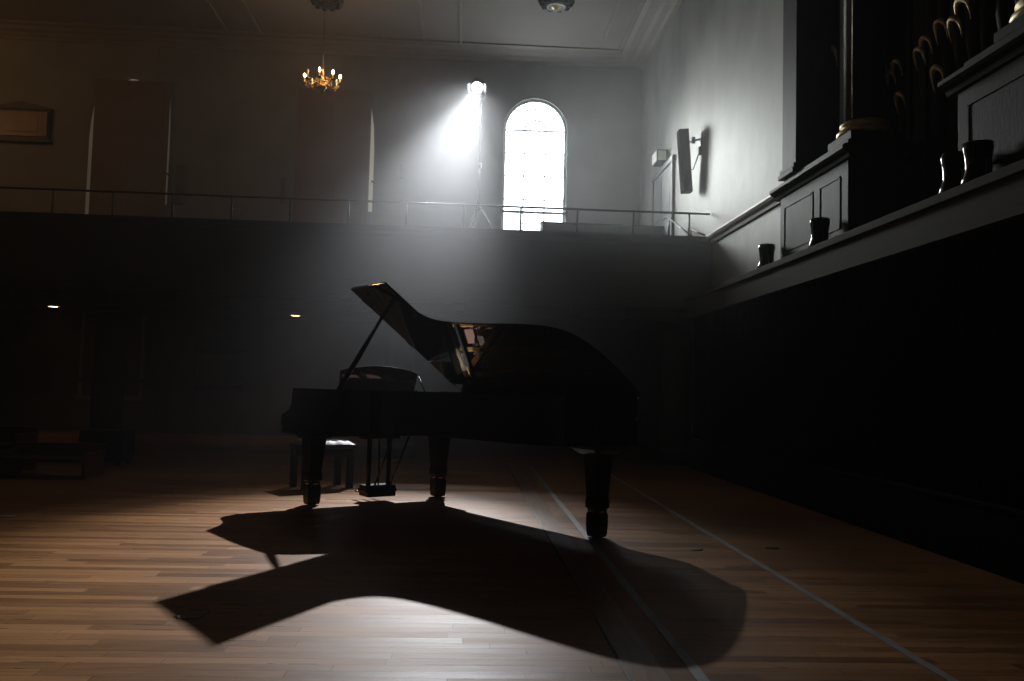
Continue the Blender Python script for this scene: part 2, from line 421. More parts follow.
# stair rail by the right wall of the gallery
r2 = empty('stair_rail', (3.3, 12.9, 2.6))
tag(r2, 'sloping metal stair rail behind the right end of the gallery parapet', 'railing')
b = MB(); b.tube([(3.34,13.8,3.95),(3.38,12.5,3.42)], .014, 8); b.tube([(3.34,13.8,3.95),(3.34,13.8,3.1)], .014, 8); P(b, 'handrail', M['rail'], r2, (3.3,12.9,2.6))
b = MB(); b.tube([(3.5,13.0,3.62),(3.54,12.4,3.42)], .012, 8); b.tube([(3.5,13.0,3.62),(3.5,13.0,2.6)], .012, 8); P(b, 'lower_rail', M['rail'], r2, (3.3,12.9,2.6))

# benches at gallery right
def pew(loc, w, h, name, label, m, group=None, seat=.42):
    r = empty(name, loc); tag(r, label, 'bench', group)
    b = MB(); b.box(0, w, 0, .035, .12, h, .008); b.box(0, w, -.02, .05, h, h+.035, .01)
    for i in range(max(1, int(w/.5))): b.box(.06+i*.5, min(w-.05, .5+i*.5), .03, .042, .2, h-.08, .004)
    b.build('backrest', m, r)
    MB().box(.02, w-.02, -.4, 0, seat-.04, seat, .01).build('seat', m, r)
    for x in (0, w-.04): MB().box(x, x+.04, -.42, .04, 0, h-.03 if h < .8 else h, .01).build('end_panel', m, r)
    return r
pew((1.2, 13.96, 3.1), 2.1, .72, 'gallery_bench', 'dark grey bench back standing in front of the foot of the bright window', M['grey_panel'])

# ------------------------------------------------------------------ lamp on a stand (the key light)
LX, LY, LZ = .085, 14.68, 6.34
AIM = Vector((-.75, 5.2, 0))
st = empty('lighting_stand', (.17, 14.78, 3.1))
tag(st, 'tall slim tripod stand on the gallery left of the arched window', 'stand')
b = MB(); b.tube([(0,0,.35),(0,0,1.9)], .02, 10); b.build('lower_pole', M['steel'], st)
b = MB(); b.tube([(0,0,1.85),(0,0,3.0)], .014, 10); b.lathe([(.03,1.83),(.03,1.92),(.02,1.93)], 0,0,12); b.build('upper_pole', M['steel'], st)
for z in (1.08, .37):
    MB().lathe([(.035,z),(.04,z+.02),(.04,z+.09),(.03,z+.11)],0,0,12).build('collar', M['metal_dark'], st)
for i in range(3):
    a = .15 + i*2*PI/3
    b = MB(); b.tube([(.03*math.cos(a),.03*math.sin(a),1.14),(.75*math.cos(a),.75*math.sin(a),.015)], .012, 8)
    b.tube([(.03*math.cos(a),.03*math.sin(a),.43),(.4*math.cos(a),.4*math.sin(a),.57)], .008, 6); b.build('leg', M['steel'], st)
lan = empty('stage_lantern', (LX, LY, LZ))
tag(lan, 'glaring white theatre spotlight on top of the tall stand', 'spotlight')
dirv = (AIM - Vector((LX, LY, LZ))).normalized()
q = dirv.to_track_quat('-Z', 'Y')
lan.rotation_mode = 'QUATERNION'; lan.rotation_quaternion = q
b = MB(); b.lathe([(.07,.36),(.1,.34),(.11,.2),(.105,.1),(.115,.05),(.115,.02),(.1,.02),(.1,.06)], 0, 0, 24)
for z in (.14,.18,.22,.26): b.lathe([(.112,z),(.12,z+.005),(.12,z+.015),(.112,z+.02)],0,0,24)
b.build('housing', M['metal_dark'], lan)
b = MB(); b.lathe([(.0,.03),(.06,.022),(.098,.03)],0,0,24); b.build('lens', M['lens'], lan)
b = MB(); b.tube([(-.13,0,.2),(-.14,-.1,.2),(-.1,-.2,.16),(.1,-.2,.16),(.14,-.1,.2),(.13,0,.2)], .01, 8); b.build('yoke', M['metal_dark'], lan)
for sx in (-1, 1):
    b = MB(); b.M = Matrix.Translation((sx*.115, 0, .01)) @ Matrix.Rotation(sx*-.5, 4, 'Y'); b.box(-.003,.003,-.09,.09,-.11,0); b.build('barn_door', M['metal_dark'], lan)

sp = bpy.data.lights.new('lantern_beam', 'SPOT'); sp.energy = 1900; sp.color = (.93,.96,1); sp.shadow_soft_size = .055
sp.spot_size = math.radians(34); sp.spot_blend = 1.0
so = bpy.data.objects.new('lantern_beam', sp); col.objects.link(so)
so.location = Vector((LX, LY, LZ)) + dirv*.02; so.rotation_mode = 'QUATERNION'; so.rotation_quaternion = q

hs = bpy.data.lights.new('lantern_hot_centre', 'SPOT'); hs.energy = 7200; hs.color = (.93,.96,1); hs.shadow_soft_size = .055
hs.spot_size = math.radians(22); hs.spot_blend = 1.0
ho = bpy.data.objects.new('lantern_hot_centre', hs); col.objects.link(ho)
d2_ = (Vector((-1.0, 5.95, 0)) - Vector((LX, LY, LZ))).normalized()
ho.location = so.location; ho.rotation_mode = 'QUATERNION'; ho.rotation_quaternion = d2_.to_track_quat('-Z', 'Y')

# ------------------------------------------------------------------ columns under the gallery
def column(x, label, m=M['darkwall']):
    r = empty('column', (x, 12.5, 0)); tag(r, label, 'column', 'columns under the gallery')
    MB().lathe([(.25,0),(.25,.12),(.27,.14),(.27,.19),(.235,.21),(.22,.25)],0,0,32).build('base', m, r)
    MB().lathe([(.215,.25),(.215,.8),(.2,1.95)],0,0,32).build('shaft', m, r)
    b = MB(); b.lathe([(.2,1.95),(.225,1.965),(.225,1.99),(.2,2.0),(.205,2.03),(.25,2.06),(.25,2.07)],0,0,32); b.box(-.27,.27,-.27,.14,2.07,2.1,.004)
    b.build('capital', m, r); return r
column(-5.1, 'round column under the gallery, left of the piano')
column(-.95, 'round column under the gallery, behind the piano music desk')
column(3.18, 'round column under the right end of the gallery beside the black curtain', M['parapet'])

# recessed downlights in the soffit
dl = empty('downlight', (-5.95, 12.9, 2.34)); tag(dl, 'small warm recessed downlight glowing under the gallery at far left', 'light', 'downlights under the gallery')
MB().lathe([(.12,0),(.125,-.012),(.1,-.018),(.085,-.005)],0,0,20).build('bezel', M['white_paint'], dl)
MB().lathe([(.085,-.012),(.06,-.022),(.0,-.025)],0,0,20).build('lens', M['downl'], dl)
dl.location = (-7.45, 15.7, 2.34)
d2 = copy_tree(dl); d2.location = (-3.2, 16.1, 2.34); d2['label'] = 'small warm recessed downlight glowing under the gallery just left of the piano lid'
for (x, y, e) in ((-7.45, 15.7, 5), (-3.2, 16.1, 5)):
    pl = bpy.data.lights.new('downlight_glow', 'SPOT'); pl.energy = e; pl.color = (1,.62,.35); pl.shadow_soft_size = .05; pl.spot_size = math.radians(110); pl.spot_blend = .8
    po = bpy.data.objects.new('downlight_glow', pl); col.objects.link(po); po.location = (x, y, 2.29)

# covered window outline under the gallery, and memorial plaques
w4 = structure(empty('window_4', (-7.0, YB, .68)))
b = MB(); b.box(-.62,-.54,-.06,0,0,2.3); b.box(.56,.64,-.06,0,0,2.3); b.box(-.66,.68,-.09,0,-.05,.03); b.build('window_frame', M['wall'], w4)
MB().box(-.54,.56,-.03,0,.03,2.3).build('blind', M['darkwall'], w4)
def plaque(x, z, w, h, label, msurr, mface):
    r = empty('memorial_plaque', (x, YB-.002, z)); tag(r, label, 'plaque', 'wall plaques')
    b = MB(); b.box(-w/2-.08, w/2+.08, -.06, 0, -.08, h+.05, .01)
    b.prism_xz([(-w/2-.12, h+.05),(w/2+.12, h+.05),(w/2+.1, h+.09),(w/4, h+.15),(0, h+.2),(-w/4, h+.15),(-w/2-.1, h+.09)], -.09, 0)
    b.box(-w/2-.12, w/2+.12, -.1, 0, -.12, -.07, .01); b.build('surround', msurr, r)
    b = MB(); b.box(-w/2, w/2, -.085, -.05, 0, h, .006); b.box(-w/2+.14, w/2-.14, -.093, -.08, .09, h-.09, .006); b.build('tablet', mface, r)
    for sx in (-1, 1): MB().box(sx*w/2-.04, sx*w/2+.04, -.1, -.05, 0, h, .01).build('pilaster', mface, r)
    return r
plaque(-4.9, .98, .8, .62, 'dim wall plaque with small pediment under the gallery, left of the piano', M['plaque_dark'], M['darkwall'])
plaque(-9.02, 5.86, .98, .5, 'wide brown memorial tablet with low pediment high on the left gallery wall', M['plaque_dark'], M['plaque'])

# a few fittings on the back wall of the gallery
def fitting(x, z, w, h, label):
    b = MB(); b.box(-w/2, w/2, -.06, 0, 0, h, .01); b.box(-w/2+.02, w/2-.02, -.07, -.05, h*.55, h*.9, .004)
    o = b.build('control_box', M['door']); o.location = (x, YB, z)
    tag(o, label, 'wall box', 'small boxes on the gallery wall')
fitting(-1.39, 5.3, .09, .3, 'narrow switch box on the gallery wall right of the nearer brown shutter')
fitting(-3.78, 4.7, .09, .55, 'narrow pale box on the gallery wall just left of the nearer brown shutter')
fitting(-5.85, 4.6, .16, .8, 'tall dim box on the gallery wall just right of the farther brown shutter')

# ------------------------------------------------------------------ chandeliers and ceiling roses
def rose(x, y, rad, label, gild):
    r = empty('ceiling_rose', (x, y, ZC)); tag(r, label, 'ceiling rose')
    b = MB(); b.lathe([(rad,0),(rad,-.02),(rad*.93,-.05),(rad*.6,-.06),(rad*.5,-.09),(rad*.2,-.1)], 0, 0, 96, wob=lambda t: .9+.1*abs(math.cos(5*t))**.6)
    for i in range(10):
        a = 2*PI*i/10; b.lathe([(.0,-.1),(.05*rad/.38,-.09),(.07*rad/.38,-.04)], .74*rad*math.cos(a), .74*rad*math.sin(a), 12)
    b.build('foliage_disc', M['metal_dark'] if gild else M['plaque_dark'], r)
    if gild:
        MB().lathe([(.18,-.085),(.17,-.115),(.13,-.12),(.125,-.09)],0,0,32).build('ring', M['white_paint'], r)
        MB().lathe([(.12,-.09),(.1,-.12),(.06,-.11),(.04,-.15),(.0,-.16)],0,0,24, wob=lambda t:.93+.07*math.cos(8*t)).build('boss', M['gilt'], r)
    return r
rose(1.45, 14.6, .33, 'dark lobed ceiling rose with gilded centre above the arched window', True)
rose(-2.66, 15.05, .3, 'dark ceiling rose from which the lit chandelier hangs', False)

def candle_arm(root, a, lit, R=.30):
    b = MB(); ca, sa = math.cos(a), math.sin(a)
    pr = [(.03,-.02),(.09,.03),(.14,.02),(.17,-.05),(.22,-.09),(.27,-.06),(R,.0)]
    pts = []
    for i in range(len(pr)-1):
        for t in (0, .33, .66): pts.append((pr[i][0]*(1-t)+pr[i+1][0]*t, pr[i][1]*(1-t)+pr[i+1][1]*t))
    pts.append(pr[-1])
    b.tube([(r*ca, r*sa, z) for r, z in pts], .006, 8)
    b.tube([(.06*ca,.06*sa,.05),(.1*ca,.1*sa,.1),(.13*ca,.13*sa,.07),(.12*ca,.12*sa,.04)], .006, 6)
    b.lathe([(.01,-.01),(.045,.0),(.048,.012),(.02,.012),(.016,.03)], R*ca, R*sa, 14)
    arm = b.build('arm', M['brass'], root)
    MB().lathe([(.012,.02),(.012,.1)], R*ca, R*sa, 10).build('candle_sleeve', M['candle'], arm)
    MB().lathe([(.004,.1),(.016,.11),(.022,.128),(.015,.15),(.002,.172)], R*ca, R*sa, 10).build('bulb', M['bulb'] if lit else M['ivory'], arm)
def chandelier(loc, label, unlit):
    r = empty('chandelier', loc); tag(r, label, 'chandelier')
    b = MB(); b.tube([(0,0,.25),(0,0,ZC-loc[2]-.05)], .006, 6); b.build('hanging_rod', M['metal_dark'], r)
    MB().lathe([(.01,-.16),(.03,-.15),(.05,-.12),(.085,-.08),(.09,-.05),(.06,-.02),(.03,0),(.05,.03),(.055,.06),(.03,.09),(.02,.14),(.03,.17),(.02,.2),(.012,.26)],0,0,24).build('body', M['brass'], r)
    for i in range(8): candle_arm(r, i*PI/4-.0, i not in unlit)
    return r
ch = chandelier((-2.57, 14.4, 6.19), 'small brass chandelier with lit candle bulbs hanging left of the spotlight', (1, 2, 3, 5))
pl = bpy.data.lights.new('chandelier_glow', 'POINT'); pl.energy = 15; pl.color = (1,.6,.3); pl.shadow_soft_size = .25
po = bpy.data.objects.new('chandelier_glow', pl); col.objects.link(po); po.location = (-2.54, 14.4, 6.45)
ch2 = chandelier((-11.2, 14.0, 6.6), 'second brass chandelier beyond the left edge of the view', ())
pl = bpy.data.lights.new('chandelier_glow', 'POINT'); pl.energy = 45; pl.color = (1,.5,.17); pl.shadow_soft_size = .12
po = bpy.data.objects.new('chandelier_glow', pl); col.objects.link(po); po.location = (-11.2, 14.0, 6.75)

# ------------------------------------------------------------------ wall loudspeaker on the right
spk = empty('column_loudspeaker', (3.41, 12.95, 4.19)); tag(spk, 'tall slim dark column loudspeaker tilted off the bright right wall', 'loudspeaker')
tilt = Matrix.Rotation(math.radians(-4.5), 4, 'Y')
b = MB(); b.M = tilt; b.box(-.075, .075, -.085, .085, 0, 1.0, .006); b.build('cabinet', M['curtain'], spk)
b = MB(); b.M = tilt; b.box(-.081, -.073, -.075, .075, .02, .98); b.build('grille', M['curtain'], spk)
b = MB(); b.tube([(.0,0,.8),(.06,-.1,.8),(.155,-.22,.8)], .016, 8); b.box(.04,.09,-.13,-.08,.76,.86,.005); b.box(.142,.157,-.28,-.17,.68,.9,.005); b.build('upper_bracket', M['metal_dark'], spk)
b = MB(); b.tube([(.0,0,.34),(.07,-.1,.35),(.135,-.2,.6)], .008, 8); b.box(.12,.157,-.23,-.19,.55,.68,.004); b.build('lower_bracket', M['metal_dark'], spk)

# ------------------------------------------------------------------ organ ledge, curtain and riser on the right
led = empty('organ_ledge', (XF, 4, 2.1)); tag(led, 'long drab painted ledge fascia running beneath the organ on the right', 'ledge', kind='structure')
LL = (XF, 4, 2.1)
b = MB(); b.box(XF, XF+.15, YF, 12.1, 2.12, 2.36); P(b, 'fascia', M['fascia'], led, LL)
b = MB(); b.box(XF-.03, 4.4, YF, 12.1, 2.36, 2.425, .006); P(b, 'ledge_top', M['fascia'], led, LL)
cu = MB()
n = 520; y0, y1 = YF, 11.9
fr = [(XF+.09+.03*math.sin(i*1.1)+.012*math.sin(i*2.7+1), y0+(y1-y0)*i/n) for i in range(n+1)]
bk = [(x+.01, y) for x, y in fr]
cu.band(fr, bk, .41, 2.2)
cu = cu.build('curtain', M['curtain']); tag(cu, 'long black pleated curtain hanging under the organ ledge', 'curtain')
b = MB(); b.box(XF, 4.2, YF, 11.9, 0, .39, .004); b.box(XF-.012, XF+.03, YF, 11.9, .385, .412, .004)
o = b.build('stage_riser', M['riser']); tag(o, 'low black riser with a thin edge strip below the curtain', 'platform')

org = empty('organ_case', (3.7, 6, 2.41)); tag(org, 'dark carved wooden organ case with gilded ornament above the ledge', 'organ')
OL = (3.7, 6, 2.41)
def plinth(y0, y1):
    b = MB(); b.box(3.45, 4.3, y0, y1, 2.41, 3.21, .005)
    # raised panel frames on the face
    for (a, c_) in ((y0+.16, y0+.62), (y0+.78, y1-.12)):
        for (ya, yb_, za, zb) in ((a,c_,2.6,2.615),(a,c_,3.08,3.095),(a,a+.015,2.6,3.095),(c_-.015,c_,2.6,3.095)):
            b.box(3.443, 3.46, ya, yb_, za, zb)
    b.box(3.435, 4.3, y0-.015, y1+.015, 2.41, 2.5, .004)
    P(b, 'plinth', M['organ'], org, OL)
    b = MB(); b.sweep(((3.45, y0-.08, 3.21), (3.45, y1+.1, 3.21)), [(-.4,0),(0,0),(.02,.01),(.035,.04),(.07,.06),(.09,.08),(.09,.11),(.06,.13),(-.4,.13)])
    P(b, 'plinth_moulding', M['organ'], org, OL)
    b = MB(); b.box(3.47, 4.3, y0+.04, y1-.04, 3.34, 3.42, .01); P(b, 'upper_plinth', M['organ'], org, OL)
plinth(7.44, 9.1); plinth(2.9, 5.72)
def organ_col(y, x=3.74):
    b = MB(); b.box(x-.25, x+.25, y-.25, y+.25, 3.42, 3.5, .006); P(b, 'column_base_block', M['organ'], org, OL)
    b = MB(); b.lathe([(.24,3.5),(.255,3.52),(.255,3.545),(.235,3.565),(.205,3.575),(.205,3.59),(.225,3.605),(.225,3.625),(.2,3.64)], x, y, 32)
    P(b, 'column_ring', M['gilt'] , org, OL)
    b = MB(); b.lathe([(.188,3.64),(.188,ZC-.02)], x, y, 48, wob=lambda t: 1-.035*abs(math.sin(8*t))); o = P(b, 'column_shaft', M['organ_dark'], org, OL)
    b = MB()
    for i in range(3):
        a = PI*(.72+.22*i); b.tube([(x+.19*math.cos(a), y+.19*math.sin(a), 3.66), (x+.19*math.cos(a), y+.19*math.sin(a), ZC-.02)], .0035, 5)
    P(b, 'gilt_fillet', M['gilt'], org, OL)
organ_col(7.72); organ_col(5.12)
b = MB(); b.box(3.47, 3.95, 8.72, 9.11, 3.42, ZC-.02, .006)
P(b, 'pilaster', M['organ'], org, OL)
b = MB(); b.box(3.42, 3.97, 8.68, 9.115, 3.42, 3.47, .01); b.box(3.44, 3.97, 8.7, 9.112, 3.48, 3.53, .01); P(b, 'pilaster_base', M['organ'], org, OL)
b = MB(); b.box(4.2, 4.39, 2, 9.1, 2.43, ZC-.02)
for i in range(12): b.box(4.17, 4.21, 5.75+i*.28, 5.79+i*.28, 2.45, ZC-.02, .004)
P(b, 'back_panel', M['organ_dark'], org, OL)
# facade pipes in the bays
def pipe(y, r, zb, x=4.0):
    b = MB(); b.lathe([(.02,zb),(r*.5,zb+.25),(r,zb+.55),(r,ZC-.1)], x, y, 20); P(b, 'facade_pipe', M['organ_dark'], org, OL)
for i in range(4): pipe(8.55-i*.17, .07, 3.5)
for i in range(9): pipe(7.05-i*.2, .085, 3.3+.12*abs(i-4), 4.05)
# gilded scrolls: tapering hooks of carved leaf
def hook(y, z, h, flip=1, x=3.9):
    """one carved leaf curling over like a crescent: thick at the crown, pointed at both ends"""
    ps, rs = [], []
    for i in range(17):
        t = i/16; a = PI*(-.12+1.22*t)
        ps.append((x-.03*math.sin(a), y+flip*(.42*h*math.cos(a)), z+.5*h*math.sin(a)-(.3*h*max(0, abs(t-.5)-.32)/.18)))
        rs.append(.004+h*.13*math.sin(PI*min(1, max(0, t)))**1.4)
    b = MB(); b.tube(ps, rs, 12); P(b, 'gilt_scroll', M['gilt'], org, OL)
hooks = [(7.35,3.72,.17,1),(6.74,3.72,.19,1),(7.41,4.05,.16,1),(7.66,4.10,.16,-1),(7.52,4.0,.15,-1),(7.76,3.99,.15,1),
         (6.69,4.10,.18,1),(6.49,4.03,.18,-1),(6.92,4.06,.17,1),(7.02,4.0,.17,-1),(6.38,4.13,.2,1),(6.2,4.3,.2,1),(8.8,4.70,.26,1),(8.85,4.95,.14,1)]
for h in hooks: hook(*h)

# small black uplights standing on the ledge
def uplight(loc, label, s=1):
    loc = (loc[0], loc[1], 2.425); r = empty('uplight', loc); tag(r, label, 'lamp', 'black floodlights along the organ ledge')
    MB().lathe([(.10,0.012),(.105,.02),(.095,.06),(.08,.1),(.078,.16),(.085,.22),(.092,.25),(.092,.29),(.08,.29),(.075,.24)],0,0,28).build('housing', M['black'], r)
    MB().lathe([(.074,.265),(.04,.27),(.0,.272)],0,0,20).build('lens', M['steel'], r)
    b = MB(); b.box(-.02,.02,-.12,.12,0,.012); b.box(-.02,.02,-.12,-.11,0,.16); b.box(-.02,.02,.11,.12,0,.16); b.build('bracket', M['metal_dark'], r)
    return r
uplight((3.33, 9.18, 2.41), 'small black floodlight on the ledge nearest the gallery')
uplight((3.32, 7.75, 2.41), 'small black floodlight on the ledge in front of the farther organ plinth')
uplight((3.32, 5.54, 2.41), 'glinting black floodlight on the ledge, left of the close pair')
uplight((3.32, 5.28, 2.41), 'dull black floodlight on the ledge, right of the close pair')

# ------------------------------------------------------------------ floor details
def flat(name, x0, x1, y0, y1, z, m, label, cat=None, kind=None, group=None):
    o = MB().box(x0, x1, y0, y1, 0, z).build(name, m); tag(o, label, cat, group, kind); return o
structure(MB().box(.63, .77, YF, 11.9, -.01, .0012).build('trim_20', M['border']))
structure(MB().box(.617, .63, YF, 11.9, -.01, .0016).build('trim_21', M['seam']))
def tapeline(x0, xe, wd, label):
    b = MB(); N = 60; L_, R_ = [], []
    for i in range(N+1):
        y = 2.0+9.4*i/N; x = x0+(xe-x0)*i/N+random.uniform(-.002,.002)
        L_.append((x-wd/2, y)); R_.append((x+wd/2+random.uniform(-.002,.002), y))
    b.band(L_, R_, .0, .0025); o = b.build('floor_tape', M['tape']); tag(o, label, 'tape', 'tape lines on the stage floor')
tapeline(.885, .93, .045, 'worn grey tape line on the stage floor running past the piano tail leg')
tapeline(1.815, 1.88, .042, 'grey tape line on the stage floor running down to the bottom right corner')
fp = empty('floor_socket', (-1.16, 3.87, 0)); fp.scale = (.5,.75,1); tag(fp, 'square metal-rimmed floor socket cover in the lid shadow at lower left', 'floor socket')
b = MB()
for (a, b_, c_, d_) in ((-.1,.1,-.1,-.088),(-.1,.1,.088,.1),(-.1,-.088,-.1,.1),(.088,.1,-.1,.1)): b.box(a, b_, c_, d_, 0, .004)
b.build('rim', M['tape'], fp)
MB().box(-.088,.088,-.088,.088,0,.002).build('cover', M['border'], fp)
MB().box(-.14,-.105,-.07,-.04,0,.004,.001).build('latch', M['steel'], fp)
def plug(x, y, label, m, r=.04):
    o = MB().lathe([(r,0),(r,.003),(r*.7,.005)],0,0,20).build('floor_plug', m); o.location = (x,y,0); o.scale = (1.2,1,1)
    tag(o, label, 'floor plug', 'small plugs in the stage floor')
plug(1.57, 5.6, 'dark round plug in the floor between the right tape line and the piano shadow', M['seam'])
plug(2.12, 5.7, 'dark round plug in the floor right of the right tape line', M['seam'])
plug(2.9, 6.8, 'pale round plug in the floor close to the black riser', M['tape'], .05)
plug(-3.33, 6.5, 'pale round plug in the floor near the left edge of the view', M['tape'], .05)

# benches and crate at the left edge
pew((-5.95, 9.9, 0), 1.15, .44, 'wooden_bench', 'low reddish wooden bench at the left edge beyond the stage light', M['pew'], seat=.3)
pew((-4.75, 9.4, 0), .9, .3, 'wooden_bench', 'lowest reddish wooden bench at left, nearer the column foot', M['pew'], seat=.2)
cr = empty('flight_case', (-4.3, 10.6, 0)); tag(cr, 'black flight case on the floor just right of the left column', 'case')
MB().box(-.25,.25,-.2,.2,.04,.42,.01).build('body', M['crate'], cr)
MB().box(-.255,.255,-.205,.205,.3,.32,.003).build('edge_strip', M['metal_dark'], cr)
for sx in (-.2,.2):
    for sy in (-.15,.15): MB().lathe([(.02,0),(.025,.02),(.02,.04)],sx,sy,10).build('foot', M['rubber'], cr)

# ================================================================== GRAND PIANO
# local frame: x runs from the keyboard to the tail, -y from the bass spine to the treble side
PR = (-.243, 8.389, 0); PRZ = 5.3074
pn = empty('grand_piano', PR, PRZ)
tag(pn, 'black concert grand piano with its lid propped open on the stage floor', 'piano')
ALPHA = .579; HZ = .993
def uv(pts): return [(u, -v) for u, v in pts]
def smooth(pts, it=2):
    for _ in range(it):
        q = [pts[0]]
        for i in range(len(pts)-1):
            a, b = pts[i], pts[i+1]
            q.append((a[0]*.75+b[0]*.25, a[1]*.75+b[1]*.25)); q.append((a[0]*.25+b[0]*.75, a[1]*.25+b[1]*.75))
        q.append(pts[-1]); pts = q
    return pts
side = [(.9,1.555),(1.0,1.535),(1.06,1.46),(1.11,1.36),(1.15,1.24),(1.205,1.13),(1.29,1.065),(1.45,1.02),(1.75,.978),(2.1,.95),(2.4,.918),(2.6,.87),(2.735,.77),(2.795,.61),(2.81,.42),(2.795,.2),(2.77,.05),(2.72,0)]
side = smooth(side, 2)
def offs(pl, d):
    out = []
    for i, p in enumerate(pl):
        a = pl[max(0, i-1)]; b = pl[min(len(pl)-1, i+1)]
        t = Vector((b[0]-a[0], b[1]-a[1])).normalized(); out.append((p[0]+t.y*d, p[1]-t.x*d))
    return out
# rim: from treble arm front, round the tail, back along the spine
outer = [(.17,1.575),(.6,1.572)] + offs(side, .012) + [(1.4,.012),(.17,.012)]
inner = offs(outer, .085)
ins = inner[2:-2]
MB().band(uv(outer), uv(inner), .655, .995).build('rim', M['black'], pn, autos=35)
# cheeks: lower curved front of both arms
for v0 in (.012, 1.49):
    b = MB(); prof = [(-.07,.66),(-.085,.70),(-.08,.745),(-.05,.77),(.02,.785),(.09,.815),(.125,.86),(.14,.92),(.15,.995),(.2,.995),(.2,.66)]
    m = Matrix(((1,0,0,0),(0,0,-1,0),(0,1,0,0),(0,0,0,1)))
    b.M = m; b.prism([(x, z) for x, z in prof], v0, v0+.085); b.build('cheek', M['black'], pn)
# key bed, key slip, key blocks, fallboard
b = MB(); b.prism(uv([(-.06,.012),(-.06,1.57),(.55,1.57),(.55,.012)]), .6, .66, .006); b.build('key_bed', M['black'], pn)
b = MB(); b.box(-.085,-.055,-1.49,-.1,.62,.715,.006); b.build('key_slip', M['black'], pn)
for y in (-1.49, -.19): MB().box(-.06,.13,y,y+.09,.66,.75,.01).build('key_block', M['black'], pn)
b = MB(); W0 = (1.35-.19-.0)/52
for i in range(52): b.box(-.05, .1, -.19-(i+1)*W0+.0005, -.19-i*W0-.0005, .69, .712, .0)
b.mi = 1
for i in range(51):
    if i % 7 not in (1, 4): b.box(0.0, .1, -.19-(i+1)*W0-.006, -.19-(i+1)*W0+.006, .712, .724)
b.build('keyboard', [M['ivory'], M['satin']], pn)
b = MB(); b.M = Matrix.Rotation(math.radians(-12), 4, 'Y'); b.M.translation = Vector((.13,0,.72)); b.box(-.012,.012,-1.48,-.1,0,.2,.006); b.build('fallboard', M['black'], pn)
# soundboard and underside beams
inn = [(.55,1.44)] + ins + [(1.4,.097),(.55,.097)]
MB().prism(uv(inn), .74, .752).build('soundboard', M['spruce'], pn)
b = MB()
for (u0, v0, u1, v1) in ((.6,1.4,2.6,.35),(.6,.75,2.6,.3),(.6,.15,2.6,.2)):
    d = Vector((u1-u0, -(v1-v0))).normalized(); nn = Vector((-d.y, d.x))*.05
    b.prism([(u0+nn.x,-v0+nn.y),(u1+nn.x,-v1+nn.y),(u1-nn.x,-v1-nn.y),(u0-nn.x,-v0-nn.y)], .67, .742)
b.build('underside_beam', M['satin'], pn)
MB().box(.5,.6,-1.5,-.05,.6,.76,.004).build('belly_rail', M['satin'], pn)  # added to block light leaking between key bed and soundboard
# gold cast plate with struts
b = MB(); b.prism(uv([(.35,.11),(.35,1.46),(.385,1.46),(.40,.11)]), .84, .862, .004)
far = [p for p in offs(outer, .12) if p[0] > 1.0][:-2]
nr = offs(far, .13)
b.band(uv(far), uv(nr), .83, .855)
for (u0, v0, u1, v1, ww) in ((.5,.16,2.62,.16,.022),(.5,.42,2.66,.3,.022),(.5,.66,2.62,.55,.022),(.5,.93,1.9,.8,.02),(.5,1.18,1.12,1.02,.02),(.5,.2,1.6,.82,.03)):
    d = Vector((u1-u0, -(v1-v0))).normalized(); nn = Vector((-d.y, d.x))*ww
    b.prism([(u0+nn.x,-v0+nn.y),(u1+nn.x,-v1+nn.y),(u1-nn.x,-v1-nn.y),(u0-nn.x,-v0-nn.y)], .862, .905, .004)
b.build('iron_plate', M['gold'], pn)
b = MB()
for i in range(70):
    v = .14+1.25*i/69; ul = 2.6 if v < .6 else max(.95, 2.55-(v-.6)*2.1)
    b.tube([(.36,-v,.872),(ul,-(v*.8+.06),.872)], .0012 if i > 12 else .0022, 3, False)
for i in range(60):
    for j in range(3): b.lathe([(.003,.86),(.003,.895)], .29+.03*j, -(.16+1.2*i/59+.006*j), 4)
o = b.build('strings', M['string'], pn); o['kind'] = 'stuff'
for (u_, a_, c_) in ((.62,.46,.60),(.60,.70,.86),(.60,.97,1.12)):
    MB().box(u_,u_+.16,-c_,-a_,.876,.89,.004).build('reflect_pad', M['pad'], pn)  # pads added to give pink reflections in the lid underside
MB().box(.56,.60,-1.3,-.13,.885,.93,.004).build('damper_rail', M['satin'], pn)
# lid
lid_out = [(.42,0),(.62,1.555)] + [(u, v) for u, v in side] 
b = MB(); b.prism(uv(lid_out), 0, .014, .003)
lid = b.build('lid', M['black_in'], pn, loc=(0,0,HZ-.01), rot=(-ALPHA,0,0))
b = MB(); b.prism(uv([(.425,.005),(.622,1.55),(1.18,1.545),(1.06,.005)]), .016, .03, .003); flap = b.build('lid_flap', M['black'], pn, loc=(0,0,HZ-.01), rot=(-ALPHA,0,0))
for v in (.2,.75,1.35):
    b = MB(); uu = .42+.129*v-.004; b.box(uu-.004,uu+.004,-v-.06,-v+.06,0,.04,.001); b.tube([(uu-.007,-v-.06,.02),(uu+.009,-v+.06,.02)][::1], .005, 8); b.build('flap_hinge', M['satin'], pn, loc=(0,0,HZ-.01), rot=(-ALPHA,0,0))
for u in (.8,1.6,2.4):
    b = MB(); b.tube([(u-.05,.004,HZ),(u+.05,.004,HZ)], .007, 8); b.box(u-.05,u+.05,-.02,.012,HZ-.012,HZ-.006); b.build('lid_hinge', M['brass'], pn)
for (u, v) in ((1.13,1.19),(1.0,1.38),(.8,1.5)):
    b = MB(); b.lathe([(.012,-.012),(.012,0)], u, -v+.03, 12); b.build('lid_buffer', M['rubber'], pn, loc=(0,0,HZ-.01), rot=(-ALPHA,0,0))
